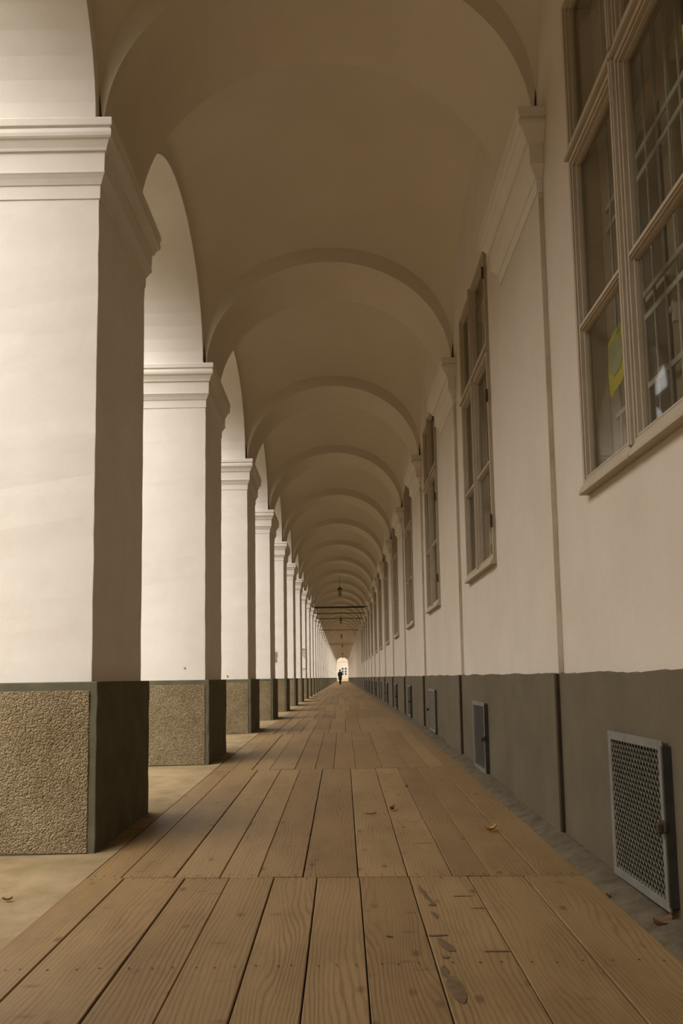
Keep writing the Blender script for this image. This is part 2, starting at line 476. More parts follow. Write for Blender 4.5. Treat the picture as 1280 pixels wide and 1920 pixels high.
# dusty mortar strip along the inner wall
mb = MB()
yy = [YB + i * .25 for i in range(int((40 - YB) / .25))] + [40, 60, 100, 140, YE]
rows = []
for y in yy:
    w = random.uniform(-.006, .006)
    z = floor_z(1.15, y)
    rows.append([(1.100, y, z - .02), (1.112 + w, y, z + .002), (1.155 + w, y, z + .010 + random.uniform(0, .008)),
                 (1.206, y, z + .03 + random.uniform(0, .012)), (1.25, y, z + .032)])
for a, b_ in zip(rows, rows[1:]):
    for i in range(4): mb.face([a[i], a[i+1], b_[i+1], b_[i]])
tag(mb.build('trim_1', M['mortar'], fix=True, smooth=True), 'pale dusty mortar strip between plank floor and right wall', 'trim', kind='structure')

# ------------------------------------------------------------------ arcade wall with arches (left)
A_SPR, A_RISE, A_HALF = SPRING + .03, 1.185, (BAY - SHAFT) / 2
TOP = 6.15
mb = MB()
NA = 28
for k in range(KN, KF):
    ya = Y0 + k * BAY + SHAFT; yb = ya + 2 * A_HALF; yc = (ya + yb) / 2
    arc = [(yc - A_HALF * math.cos(math.pi * i / NA), A_SPR + A_RISE * math.sin(math.pi * i / NA)) for i in range(NA + 1)]
    arc = [(ya, SPRING + .0006)] + arc + [(yb, SPRING + .0006)]
    for (y1, z1), (y2, z2) in zip(arc, arc[1:]):
        if abs(y2 - y1) > 1e-6:
            mb.face([(XLW, y1, z1), (XLW, y2, z2), (XLW, y2, TOP), (XLW, y1, TOP)])
            mb.face([(XLO, y2, z2), (XLO, y1, z1), (XLO, y1, TOP), (XLO, y2, TOP)])
        mb.face([(XLO, y1, z1), (XLO, y2, z2), (XLW, y2, z2), (XLW, y1, z1)])
    y2 = ya; y1 = ya - SHAFT
    for x in (XLW, XLO):
        mb.face([(x, y1, SPRING + .0006), (x, y2, SPRING + .0006), (x, y2, TOP), (x, y1, TOP)])
    if k <= 0 and k < 0:   # piers beside and behind the viewer
        mb.box(XLO, XL, y1, y2, floor_z(-1.5, y1) - .02, SPRING - .02)
y1 = Y0 + KF * BAY
for x in (XLW, XLO):
    mb.face([(x, y1, SPRING + .0006), (x, y1 + SHAFT, SPRING + .0006), (x, y1 + SHAFT, TOP), (x, y1, TOP)])
mb.face([(XLW, y1 + SHAFT, SPRING + .0006), (XLO, y1 + SHAFT, SPRING + .0006), (XLO, y1 + SHAFT, TOP), (XLW, y1 + SHAFT, TOP)])
mb.face([(XLW, YB, TOP), (XLW, YE, TOP), (XLO, YE, TOP), (XLO, YB, TOP)])
tag(mb.build('wall_left', M['plaster'], fix=True), 'white plastered arcade wall above the left piers with open round arches', 'wall', kind='structure')

# ------------------------------------------------------------------ inner wall (right)
WIN_N = 14
WHALF, WZ0, WZ1 = .69, .90 + EYE, 3.61 + EYE
HH, HZ0, HZ1 = .655, .975 + EYE, 3.575 + EYE
def win_y(i): return 3.19 + BAY * i + (.07 if i == 1 else 0.03 if i else 0)
XRB = 1.72
mb = MB()
segs = [YB]
for i in range(-1, WIN_N):
    segs += [win_y(i) - HH, win_y(i) + HH]
segs.append(YE)
mb.box(XRW, XRB, YB, YE, -.45, HZ0)
mb.box(XRW, XRB, YB, YE, HZ1, TOP)
for a, b_ in zip(segs[0::2], segs[1::2]): mb.box(XRW, XRB, a, b_, HZ0, HZ1)
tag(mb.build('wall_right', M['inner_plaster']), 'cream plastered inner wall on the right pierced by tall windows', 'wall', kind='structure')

# painted plinth band of the inner wall with a slightly ragged top
mb = MB()
XD = 1.234
yy = [YB + i * .06 for i in range(int((24 - YB) / .06))] + [24 + i * 1.5 for i in range(int((YE - 24) / 1.5))] + [YE]
top = []
for y in yy:
    z = PLINTH + .004 + (.004 * math.sin(y * 7) + random.uniform(-.004, .004) if y < 24 else 0)
    top.append((y, z))
for (ya, za), (yb, zb) in zip(top, top[1:]):
    mb.face([(XD, ya, -.42), (XD, ya, za), (XD, yb, zb), (XD, yb, -.42)])
    mb.face([(XD, ya, za), (XRW + .01, ya, za + .004), (XRW + .01, yb, zb + .004), (XD, yb, zb)])
tag(mb.build('baseboard_right', M['paint'], fix=True), 'grey-brown painted plinth band along the foot of the right wall', 'baseboard', kind='structure')

# dim rooms behind the windows, with unseen far openings added to let sky light in
mb = MB()
x0, x1, y0_, y1_, z0, z1 = XRB + .001, 5.5, YB, Y0 + WIN_N * BAY, .1, 5.2
mb.box(x0, x1, y0_, y1_, z0 - .1, z0); mb.box(x0, x1, y0_, y1_, z1, z1 + .1)
mb.box(x1, x1 + .3, y0_, y1_, z0, 1.1); mb.box(x1, x1 + .3, y0_, y1_, 3.6, z1)
prev = y0_
for i in range(-1, WIN_N):
    mb.box(x1, x1 + .3, prev, win_y(i) - .6, 1.1, 3.6); prev = win_y(i) + .6
mb.box(x1, x1 + .3, prev, y1_, 1.1, 3.6)
for i in range(-1, WIN_N):
    yv = win_y(i) + BAY / 2
    mb.box(x0, x1, yv - .06, yv + .06, z0, z1)
tag(mb.build('wall_room', M['room']), 'dim room walls seen through the panes of the right windows', 'wall', kind='structure')

# unseen back wall, added to shut out light from behind
mb = MB(); mb.box(XLO, XRB, YB - .3, YB, -.5, TOP)
tag(mb.build('wall_back_blocker', M['plaster']), 'unseen plain wall added behind the viewer to shut out light', 'wall', kind='structure')

# ------------------------------------------------------------------ vault and transverse ribs
RIB0, RIB1 = .05, .93        # rib position behind the near face of a pier shaft
VC, VA = (XLW + XRW) / 2, (XRW - XLW) / 2 + .006
KV = .47
VH = 1.363 / (1 - KV) ** .4
def vault_z(u, t):
    g = max(0.0, 1 - KV * t * t - (1 - KV) * u * u)
    return SPRING + VH * g ** .4
mb = MB()
NU, NT = 40, 26
def vault_patch(ya, yb, sub_t=NT):
    n = len(mb.v)
    for j in range(sub_t + 1):
        t = -math.cos(math.pi * j / sub_t)
        y = (ya + yb) / 2 + t * (yb - ya) / 2
        for i in range(NU + 1):
            u = -math.cos(math.pi * i / NU)
            mb.v.append((VC + u * VA, y, vault_z(u, t)))
    for j in range(sub_t):
        for i in range(NU):
            a = n + j * (NU + 1) + i
            mb.f.append((a, a + 1, a + NU + 2, a + NU + 1)); mb.mi.append(0)
for k in range(KN, KF):
    yr = Y0 + k * BAY
    vault_patch(yr + RIB1 + .0006, yr + BAY + RIB0 - .0006, NT if k < 14 else 12)
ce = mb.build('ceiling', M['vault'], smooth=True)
tag(ce, 'cream plastered vaulted ceiling with shallow domed bays over the gallery', 'ceiling', kind='structure')

mb = MB(); mb.box(XLO, XRB, YB, YE, TOP, TOP + .15)  # unseen slab added over the vault to stop light leaking in
tag(mb.build('roof_blocker', M['plinth_grey']), 'unseen flat slab added over the gallery vault to stop light leaks', 'roof_blocker', kind='structure')
RC, RA, RR = (XL + XR) / 2, (XR - XL) / 2, 1.195
def rib_mesh(seg):
    m = MB(); rr = []
    for i in range(seg + 1):
        a = math.pi * i / seg
        u = -math.cos(a)
        xi, zi = RC + RA * u, SPRING + RR * math.sin(a)
        xo = RC + (RA + .027) * u
        uo = max(-1, min(1, (xo - VC) / VA))
        zo = max(vault_z(uo, 1.0) + .06, zi + .05)
        rr.append((xi, zi, xo, zo))
    rings = []
    for xi, zi, xo, zo in rr:
        rings.append([(xi, RIB0, zi), (xo, RIB0, zo), (xo, RIB1, zo), (xi, RIB1, zi)])
    m.rings(rings)
    return m
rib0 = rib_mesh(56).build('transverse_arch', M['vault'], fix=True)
for k in range(0, KF + 1):
    o = rib0 if k == 0 else rib0.copy()
    if k: COL.objects.link(o)
    o.location = (0, Y0 + k * BAY, 0)
    if k < 14: tag(o, '%s cream transverse arch rib under the vault, counting from the near end' % ORD[k], 'arch', 'transverse arch ribs of the vault')
    else: tag(o, 'small distant vault rib in the deep end, beyond the fourteenth one', 'arch', 'transverse arch ribs of the vault')

# ------------------------------------------------------------------ piers
CAP = [(-.468, .006), (-.384, .008), (-.382, .014), (-.372, .018), (-.350, .028), (-.330, .040), (-.322, .046), (-.318, .046),
       (-.316, .040), (-.192, .044), (-.190, .056), (-.172, .060), (-.150, .070), (-.132, .078), (-.128, .086), (-.118, .093),
       (-.098, .096), (-.078, .093), (-.066, .086), (-.062, .084), (-.058, .092), (-.054, .098), (-.008, .098), (0, .092)]
def cap_mesh(x0, x1, y0, y1, scale=1.0, outer=True):
    m = MB(); rings = []
    for dz, p in CAP:
        p *= scale
        xa = x0 - (p if outer else 0)
        rings.append([(xa, y0 - p, SPRING + dz), (x1 + p, y0 - p, SPRING + dz), (x1 + p, y1 + p, SPRING + dz), (xa, y1 + p, SPRING + dz)])
    m.rings(rings)
    return m
def cap_mesh_r(x0, x1, y0, y1, scale):
    m = MB(); rings = []
    for dz, p in CAP:
        p *= scale
        rings.append([(x0 - p, y0 - p, SPRING + dz), (x1, y0 - p, SPRING + dz), (x1, y1 + p, SPRING + dz), (x0 - p, y1 + p, SPRING + dz)])
    m.rings(rings)
    return m
def wobble_box(x0, x1, y0, y1, z0, z1, n, amp, seed):
    """upright block whose arrises waver like hand-laid plaster"""
    rr = random.Random(seed); m = MB(); rings = []
    for i in range(n + 1):
        z = z0 + (z1 - z0) * i / n
        w = lambda: rr.uniform(-amp, amp)
        rings.append([(x0, y0 + w(), z), (x1 + w(), y0 + w(), z), (x1 + w(), y1 + w(), z), (x0, y1 + w(), z)])
    m.rings(rings)
    return m
def make_pier(k, zf):
    root = empty('arcade_pier', (XL, Y0 + k * BAY, zf))
    ox, oy, oz = XLO - XL, 0.0, -zf
    wobble_box(ox, 0, 0, SHAFT, PLINTH - .01 + oz, SPRING - .46 + oz, 24, .0022, 11 + k).build('shaft', M['plaster'], root, bevel=.004)
    c = cap_mesh(ox, 0, 0, SHAFT)
    c.v = [(x, y, z + oz) for x, y, z in c.v]
    c.build('capital', M['plaster'], root, bevel=.003)
    px, py0, py1 = .0527, -.0600, SHAFT + .032
    p = wobble_box(ox - .05, px, py0, py1, 0.0, PLINTH + oz, 9, .003, 31 + k).build('plinth', M['plinth_grey'], root, bevel=.006)
    q = MB()
    x0, x1, z0, z1 = ox - .01, px - .044, .015, PLINTH + oz - .05
    q.box(x0, x1, py0 - .007, py0 + .01, z0, z1)
    q.build('roughcast_panel', M['roughcast'], root, bevel=.004)
    return root
piers = []
for k in range(0, KF + 1):
    zf = floor_z(-1.5, Y0 + k * BAY) - .012
    if k <= 4: r = make_pier(k, zf)
    else:
        r = copy_tree(piers[4]); r.location = (XL, Y0 + k * BAY, r.location.z)
    piers.append(r)
    if k == 0: lab = 'nearest white arcade pier on the left, with pebble-dash plinth cut by the frame'
    elif k < 14: lab = '%s white arcade pier in the left row, counting from the nearest' % ORD[k]
    else: lab = 'distant white arcade pier in the left row, past the fourteenth'
    tag(r, lab, 'pier', 'arcade piers along the left side')
# small damage marks on three piers
def chip(pier, x, z, w, h, seed):
    rr = random.Random(seed); m = MB()
    m.face([(x + w*math.cos(2*math.pi*i/12)*(1+rr.uniform(-.4, .4)), -.0028, z - pier.location.z + h*math.sin(2*math.pi*i/12)*(1+rr.uniform(-.4, .4))) for i in range(12)])
    m.build('chipped_spot', M['chip'], pier)
chip(piers[1], -.21, .925, .013, .010, 3)
chip(piers[2], -.31, .845, .017, .02, 4)
chip(piers[4], -.20, 1.36, .035, .09, 5)
chip(piers[4], -.225, 1.24, .05, .05, 6)

# ------------------------------------------------------------------ pilasters on the inner wall
PY0 = 4.4628
def make_pilaster(k, zf):
    root = empty('pilaster', (XR, PY0 + k * BAY, zf))
    oz = -zf
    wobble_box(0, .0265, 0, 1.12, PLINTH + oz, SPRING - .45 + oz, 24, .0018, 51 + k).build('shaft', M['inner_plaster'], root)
    c = cap_mesh_r(0, .0288, 0, 1.12, 1.40)
    c.v = [(x, y, z + oz) for x, y, z in c.v]
    c.build('capital', M['plaster'], root, bevel=.003)
    px = 1.2042 - XR
    wobble_box(px, .0255, -.02, 1.14, 0.0, PLINTH + .003 + oz, 9, .002, 71 + k).build('plinth', M['paint'], root)
    m = MB(); m.box(px + .010, -.0045, -.0245, -.0225, .01, PLINTH + .001 + oz); m.build('dark_edge', M['edge_brown'], root)  # dark brown strip on the near side of the plinth
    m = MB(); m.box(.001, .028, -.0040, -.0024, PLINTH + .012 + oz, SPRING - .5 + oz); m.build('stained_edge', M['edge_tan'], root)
    return root
pils = []
for k in range(0, KF + 1):
    zf = floor_z(1.2, PY0 + k * BAY) - .012
    if k <= 3: r = make_pilaster(k, zf)
    else:
        r = copy_tree(pils[3]); r.location = (XR, PY0 + k * BAY, r.location.z)
    pils.append(r)
    if k == 0: lab = 'nearest cream pilaster on the right wall, left of the large cropped window'
    elif k < 14: lab = '%s cream pilaster on the right wall, counting from the nearest' % ORD[k]
    else: lab = 'distant narrow pilaster on the right wall, past the fourteenth'
    tag(r, lab, 'pilaster', 'pilasters along the right wall')

# ------------------------------------------------------------------ windows
def ring_yz(m, x0, x1, ya, yb, za, zb, w, wb=None):
    """rectangular frame in the wall plane, between depths x0 and x1"""
    wb = w if wb is None else wb
    m.box(x0, x1, ya, ya + w, za, zb); m.box(x0, x1, yb - w, yb, za, zb)
    m.box(x0, x1, ya + w, yb - w, za, za + wb); m.box(x0, x1, ya + w, yb - w, zb - w, zb)
def sash(parent, ya, yb, za, zb, xf, bar=None, bottom=.062, name='casement', bev=.002):
    m = MB()
    ring_yz(m, xf, xf + .055, ya, yb, za, zb, .026, bottom - .030)
    ring_yz(m, xf + .016, xf + .055, ya + .026, yb - .026, za + bottom - .030, zb - .026, .006)
    ring_yz(m, xf + .007, xf + .055, ya + .032, yb - .032, za + bottom - .024, zb - .032, .011)
    ring_yz(m, xf + .026, xf + .055, ya + .043, yb - .043, za + bottom - .013, zb - .043, .010)
    if bar:
        m.box(xf + .004, xf + .055, ya + .052, yb - .052, bar - .009, bar + .009)
        m.box(xf + .012, xf + .055, ya + .052, yb - .052, bar - .016, bar + .016)
        m.box(xf + .026, xf + .055, ya + .052, yb - .052, bar - .023, bar + .023)
    s = m.build(name, M['trim'], parent, bevel=bev)
    g_ = MB()
    g_.box(xf + .042, xf + .045, ya + .05, yb - .05, za + bottom, zb - .05)
    g_.build('pane', M['glass'], s)
    return s
def make_window(detail):
    w = empty('window_1', (0, 0, 0))
    xf = 1.240
    m = MB()
    ring_yz(m, xf + .022, xf + .15, -WHALF, WHALF, WZ0 + .03, WZ1, .040)
    m.box(xf + .022, xf + .10, -WHALF + .04, WHALF - .04, 2.70 + EYE, 2.765 + EYE)
    m.build('frame', M['trim'], w, bevel=.002 if detail else 0)
    m = MB()   # moulded drip along transom and foot
    for s in (-1, 1):
        ya, yb = (.004, WHALF - .006) if s > 0 else (-WHALF + .006, -.004)
        z = 2.715 + EYE
        m.rings([[(xf - .022, y, z), (xf - .022, y, z + .014), (xf - .004, y, z + .046), (xf + .03, y, z + .05), (xf + .03, y, z - .002), (xf - .012, y, z - .002)] for y in (ya, yb)])
        z = WZ0 + .006
        m.rings([[(xf - .024, y, z), (xf - .024, y, z + .016), (xf - .004, y, z + .050), (xf + .03, y, z + .05), (xf + .03, y, z - .002), (xf - .012, y, z - .002)] for y in (ya, yb)])
    m.build('drip_moulding', M['trim'], w, bevel=.002 if detail else 0)
    for s in (-1, 1):
        ya, yb = (.003, WHALF - .008) if s > 0 else (-WHALF + .008, -.003)
        sash(w, ya, yb, WZ0 + .045, 2.712 + EYE, xf, 1.772 + EYE, bev=.002 if detail else 0)
        sash(w, ya, yb, 2.762 + EYE, WZ1 - .008, xf, None, bev=.002 if detail else 0)
    m = MB()   # cover strip between the two leaves
    m.box(xf - .014, xf + .01, -.017, .017, WZ0 + .055, 2.71 + EYE)
    m.box(xf - .020, xf - .010, -.008, .008, WZ0 + .055, 2.71 + EYE)
    m.box(xf - .014, xf + .01, -.017, .017, 2.77 + EYE, WZ1 - .012)
    m.box(xf - .020, xf - .010, -.008, .008, 2.77 + EYE, WZ1 - .012)
    m.build('cover_strip', M['trim'], w, bevel=.002 if detail else 0)
    if detail:
        for y_ in (-WHALF + .004,):
            for z_ in (WZ0 + .36, WZ0 + 1.42, WZ1 - .22):
                h = MB(); h.tube((xf - .008, y_, z_ - .045), (xf - .008, y_, z_ + .045), .009, 8)
                h.tube((xf - .008, y_, z_ - .056), (xf - .008, y_, z_ - .045), .005, 8, .009)
                h.tube((xf - .008, y_, z_ + .045), (xf - .008, y_, z_ + .056), .009, 8, .005)
                h.build('hinge', M['rust'], w)
        m = MB()   # inner leaves of the box window
        xi = 1.47
        ring_yz(m, xi, xi + .05, -HH + .01, HH - .01, HZ0 + .01, HZ1 - .01, .065)
        m.box(xi - .01, xi + .05, -.05, .05, HZ0 + .07, HZ1 - .07)
        m.box(xi, xi + .045, -HH + .07, -.05, 2.66 + EYE, 2.76 + EYE); m.box(xi, xi + .045, .05, HH - .07, 2.66 + EYE, 2.76 + EYE)
        m.box(xi, xi + .04, -HH + .07, -.05, 1.755 + EYE, 1.79 + EYE); m.box(xi, xi + .04, .05, HH - .07, 1.755 + EYE, 1.79 + EYE)
        inner = m.build('inner_sash', M['trim'], w, bevel=.003)
        m = MB()
        m.box(xi - .03, xi + .0, -.012, .012, 1.50 + EYE, 1.62 + EYE); m.box(xi - .045, xi - .03, -.012, .012, 1.54 + EYE, 1.565 + EYE)
        m.build('handle', M['white_enamel'], inner, bevel=.003)
    return w
win_d = make_window(True)
win_s = make_window(False)
for i in range(WIN_N):
    if i == 0: w = win_d
    elif i < 3: w = copy_tree(win_d)
    elif i == 3: w = win_s
    else: w = copy_tree(win_s)
    w.name = 'window_%d' % (i + 1)
    w.location = (0, win_y(i), 0)
    if i == 0: lab = 'large beige-framed window at the right edge of the frame, barred inside'
    elif i < 12: lab = '%s tall beige-framed window along the right wall, counting from the nearest' % ORD[i]
    else: lab = 'distant sliver of a tall window on the right wall, past the twelfth'
    tag(w, lab, 'window', 'tall windows along the right wall', 'structure')
# window bars behind the nearest window
m = MB()
xb = 1.415
for j in range(11): m.tube((xb, -.60 + j * .118, HZ0 + .005), (xb, -.60 + j * .118, HZ1 - .005), .006, 6)
for z_ in (1.30, 1.62, 1.73, 2.30, 2.41, 2.95): m.box(xb - .004, xb + .004, -.645, .645, z_ + EYE - .013, z_ + EYE + .013)
m.build('security_bars', M['bar_grey'], win_d)

# yellow leaf-shaped paper hung behind the nearest window
def poly_slab(name, pts, x0, x1, mat, parent):
    m = MB(); m.rings([[(x0, y, z) for y, z in pts], [(x1, y, z) for y, z in pts]]); return m.build(name, mat, parent, fix=True)
dec = empty('paper_decoration', (1.36, 3.62, 1.46 + EYE))
outer = [(.135, -.06), (.146, .03), (.142, .122), (.132, .191), (.065, .209), (-.017, .213), (-.09, .19), (-.13, .13), (-.13, .05), (-.09, -.03), (-.025, -.065), (.074, -.08), (.12, -.10)]
inner_ = [(.128, .045), (.128, .150), (.07, .176), (-.019, .171), (-.07, .13), (-.06, .05), (-.019, .007), (.063, -.007)]
poly_slab('yellow_sheet', outer, 0, .003, M['paper_yellow'], dec)
poly_slab('grey_green_sheet', inner_, -.003, -.0002, M['paper_grey'], dec)
poly_slab('green_patch', [(-.03, .175), (.01, .185), (-.01, .205), (-.04, .20)], -.003, -.0002, M['paper_green'], dec)
m = MB(); m.tube((.0015, .0, .21), (.0015, .0, 1.20), .0015, 6); m.build('hanging_thread', M['wire'], dec)
tag(dec, 'yellow leaf-shaped paper hanging behind the nearest right window', 'decoration')

# ------------------------------------------------------------------ cellar grates
def grate(i, style):
    yc = 3.275 + BAY * i + (.04 if i else 0)
    hw = .299 if style != 'plate' else .36
    zb_ = floor_z(1.2, yc) + (.050, .02, .05)[min(i, 2)]
    H = (.632, .61, .575)[min(i, 2)]
    g_ = empty('cellar_grate', (XD, yc, zb_))
    m = MB(); ring_yz(m, -.024, .0, -hw + .012, hw - .012, .008, H - .008, .03)
    m.build('surround', M['paint'], g_, bevel=.003)
    m = MB(); m.box(-.006, -.002, -hw + .02, hw - .02, .01, H - .01); m.build('painted_dark_panel', M['cellar_shade'], g_)  # near-black panel, paints the unlit cellar depth behind the grate
    m = MB()
    ring_yz(m, -.033, -.024, -hw, hw, 0, H, .036)
    m.build('frame', M['grate'], g_, bevel=.002)
    x = -.028
    if style == 'wire':
        m = MB()
        y0_, y1_, z0_, z1_ = -hw + .03, hw - .03, .03, H - .03
        sl = 1.35; st = .0315
        for sgn in (-1, 1):
            n = -40
            while n < 60:
                # line z = sgn*sl*(y - yy)
                yb_ = y0_ + n * st; pts = []
                for zz in (z0_, z1_):
                    y_ = yb_ + sgn * (zz - z0_) / sl
                    pts.append((y_, zz))
                (ya, za), (yb2, zb2) = pts
                if ya > yb2: ya, za, yb2, zb2 = yb2, zb2, ya, za
                if yb2 > y0_ and ya < y1_:
                    f = lambda yv: za + (zb2 - za) * (yv - ya) / (yb2 - ya)
                    a_, b_ = max(ya, y0_), min(yb2, y1_)
                    if b_ - a_ > .004:
                        m.tube((x + sgn * .0015, a_, f(a_)), (x + sgn * .0015, b_, f(b_)), .0024, 5)
                n += 1
        m.build('wire_mesh', M['wire'], g_)
    elif style == 'bars':
        for j in range(9):
            y_ = -hw + .06 + j * (2 * hw - .12) / 8
            m = MB(); m.box(x - .001, x + .001, y_ - .0055, y_ + .0055, .03, H - .03); m.build('bar', M['grate'], g_)
    else:
        m = MB()
        ny, nz = 12, 14
        y0_, y1_, z0_, z1_ = -hw + .03, hw - .03, .03, H - .03
        dy, dz = (y1_ - y0_) / ny, (z1_ - z0_) / nz
        for a in range(ny + 1): m.box(x, x + .002, y0_ + a*dy - dy*.24, y0_ + a*dy + dy*.24, z0_, z1_)
        for a in range(nz + 1): m.box(x + .0005, x + .0025, y0_, y1_, z0_ + a*dz - dz*.24, z0_ + a*dz + dz*.24)
        m.build('perforated_plate', M['wire'], g_)
    s = -1 if style != 'plate' else 1
    m = MB(); m.box(-.034, .0, s*hw - .012, s*hw + .004, .02, H - .02); m.build('hinge_side', M['iron'], g_)
    m = MB(); m.box(-.042, -.032, s*hw - .02, s*hw + .03, H*.47, H*.53)
    la = m.build('latch', M['rust'], g_, bevel=.002)
    m = MB(); m.box(-.062, -.041, s*hw - .004, s*hw + .024, H*.455, H*.515); m.build('padlock', M['rust'], la, bevel=.004)
    return g_
STY = ['wire', 'bars', 'plate', 'bars', 'bars', 'bars', 'plate', 'bars', 'bars', 'bars', 'bars', 'bars']
for i, st in enumerate(STY):
    g_ = grate(i, st)
    if i == 0: lab = 'nearest cellar grate with diamond wire mesh in grey frame and rusty padlock'
    elif i == 1: lab = 'second cellar grate on the right, with vertical grey bars and padlock'
    elif i == 2: lab = 'third cellar grate on the right, a perforated grey plate'
    else: lab = '%s small cellar grate low on the right wall, counting from the nearest' % ORD[i]
    tag(g_, lab, 'grate', 'cellar grates along the right plinth')

# ------------------------------------------------------------------ lanterns and tie rods
def make_lantern():
    r = empty('hanging_lantern', (0, 0, 0))
    m = MB(); m.tube((0, 0, .30), (0, 0, 1.02), .007, 6); m.build('hanging_rod', M['iron'], r)
    m = MB(); m.lathe([(.012, .31), (.03, .29), (.035, .25), (.10, .215), (.125, .17), (.118, .165)], 0, 0, 8); m.build('lantern_cap', M['iron'], r)
    fr = MB()
    for j in range(6):
        a = math.pi / 3 * j
        fr.tube((.098*math.cos(a), .098*math.sin(a), .168), (.055*math.cos(a), .055*math.sin(a), -.10), .007, 5)
    fr.lathe([(.062, -.095), (.066, -.11), (.03, -.135), (.012, -.165), (.004, -.18)], 0, 0, 8)
    f = fr.build('lantern_frame', M['iron'], r)
    m = MB(); m.lathe([(.094, .165), (.052, -.098)], 0, 0, 6); m.build('glass', M['lamp_glass'], f)
    return r
lan = make_lantern()
for n, k in enumerate([8, 13, 19, 25, 35, 41]):
    r = lan if n == 0 else copy_tree(lan)
    r.location = (-.09 if n < 3 else -.02, Y0 + k * BAY + (SHAFT + BAY) / 2 - .02, 3.97 + EYE - .01)
    lab = ['nearest and largest black lantern hanging from the vault', 'second black lantern hanging in front of the third iron tie rod',
           'third black lantern hanging under the vault', 'fourth small lantern hanging beside the double tie rods',
           'fifth tiny lantern near the far end of the vault', 'sixth and farthest tiny lantern above the end arch'][n]
    tag(r, lab, 'lantern', 'lanterns hanging from the vault')
rods = [9, 10, 11, 14, 20, 21, 46]
for n, k in enumerate(rods):
    y = Y0 + k * BAY + SHAFT / 2
    r = empty('tie_rod', (VC, y, SPRING + .055))
    rad_ = .045 if n == 0 else .021
    m = MB(); m.tube((XL - VC + .012, 0, 0), (XR - VC - .012, 0, 0), rad_, 8); m.build('rod', M['iron'], r)
    for s, xx in ((-1, XL - VC), (1, XR - VC)):
        m = MB(); m.box(xx - s * .012, xx - s * .05, -.10, .10, -.045, .06); m.build('anchor_plate', M['iron'], r)
    lab = ['nearest and thickest iron tie rod spanning the vault', 'second iron tie rod, just behind the thickest one',
           'third iron tie rod, crossing behind the second lantern', 'fourth iron tie rod across the vault, below the second lantern',
           'fifth iron tie rod, front one of the distant close pair', 'sixth iron tie rod, rear one of the distant close pair',
           'farthest tie rod, crossing the bright end arch'][n]
    tag(r, lab, 'tie rod', 'iron tie rods across the vault')

# ------------------------------------------------------------------ sign on the eighth pier
sg = empty('wall_sign', (XL - .085, Y0 + 7 * BAY - .03, 1.52))
m = MB(); m.rings([[(-.10, y, .22), (.085, y, .0), (.085, y, .40), (-.10, y, .46)] for y in (0, .02)]); m.build('upper_board', M['sign_beige'], sg, fix=True)
m = MB(); m.rings([[(-.10, y, -.35), (.075, y, -.35), (.085, y, .0), (-.10, y, .22)] for y in (0, .02)]); m.build('lower_board', M['sign_pale'], sg, fix=True)
m = MB(); m.box(-.1, .10, -.004, .026, .395, .415); m.build('top_bracket', M['iron'], sg)
tag(sg, 'small beige and pale sign board fixed to the eighth left pier', 'sign')

# ------------------------------------------------------------------ court and building beyond the end arch
mb = MB()
yE = YE + 22
mb.box(-2.05, 30, yE, yE + .4, -.5, 12)
tag(mb.build('wall_end', M['facade']), 'pale yellow facade beyond the end arch of the gallery', 'wall', kind='structure')
mb = MB(); mb.box(-2.05, 30, yE - .06, yE, -.5, .62)
tag(mb.build('baseboard_end', M['facade_low']), 'ochre base of the facade beyond the end arch', 'baseboard', kind='structure')
we = empty('window_%d' % (WIN_N + 1), (.30, yE - .02, .55 + EYE))
m = MB(); m.box(-.75, .75, -.03, .0, 0, 2.1); m.build('pane', M['dull_pane'], we)
m = MB()
m.box(-.80, -.72, -.06, 0, 0, 2.1); m.box(.72, .80, -.06, 0, 0, 2.1); m.box(-.8, .8, -.06, 0, -.05, .05); m.box(-.8, .8, -.06, 0, 2.05, 2.15)
m.box(-.06, .06, -.06, 0, 0, 2.1); m.box(-.75, .75, -.055, 0, 1.30, 1.38); m.box(-.75, .75, -.05, 0, .62, .67)
m.build('frame', M['white_enamel'], we)
tag(we, 'dark window with white cross bars on the facade beyond the end arch', 'window', kind='structure')
mb = MB(); mb.box(XLO, XRB, YE, YE + .3, SPRING + 1.35, TOP + .6)
for s in range(24):
    a0, a1 = math.pi * s / 24, math.pi * (s + 1) / 24
    p = [(RC - RA*math.cos(a), SPRING + RR*math.sin(a)) for a in (a0, a1)]
    mb.rings([[(p[0][0], y, p[0][1]), (p[1][0], y, p[1][1]), (p[1][0], y, SPRING + 1.36), (p[0][0], y, SPRING + 1.36)] for y in (YE, YE + .3)])
tag(mb.build('wall_gable', M['plaster']), 'plaster wall over the end arch of the gallery', 'wall', kind='structure')

# ------------------------------------------------------------------ person far down the gallery
def skin_body(name, chain, mat, parent, sub=2):
    """chain: dict id -> (pos, radius, parent id)"""
    ids = list(chain); idx = {k_: i for i, k_ in enumerate(ids)}
    me = bpy.data.meshes.new(name)
    me.from_pydata([chain[k_][0] for k_ in ids], [(idx[k_], idx[chain[k_][2]]) for k_ in ids if chain[k_][2] is not None], [])
    me.materials.append(mat)
    o = bpy.data.objects.new(name, me); COL.objects.link(o); o.parent = parent
    md = o.modifiers.new('skin', 'SKIN'); md.use_smooth_shade = True
    sv = me.skin_vertices[0].data
    for k_ in ids:
        r = chain[k_][1]; r = r if isinstance(r, tuple) else (r, r)
        sv[idx[k_]].radius = r; sv[idx[k_]].use_root = chain[k_][2] is None
    ss = o.modifiers.new('sub', 'SUBSURF'); ss.levels = sub; ss.render_levels = sub
    return o
pr = empty('person', (-.32, 87.0, floor_z(-.32, 87.0)), math.radians(8))
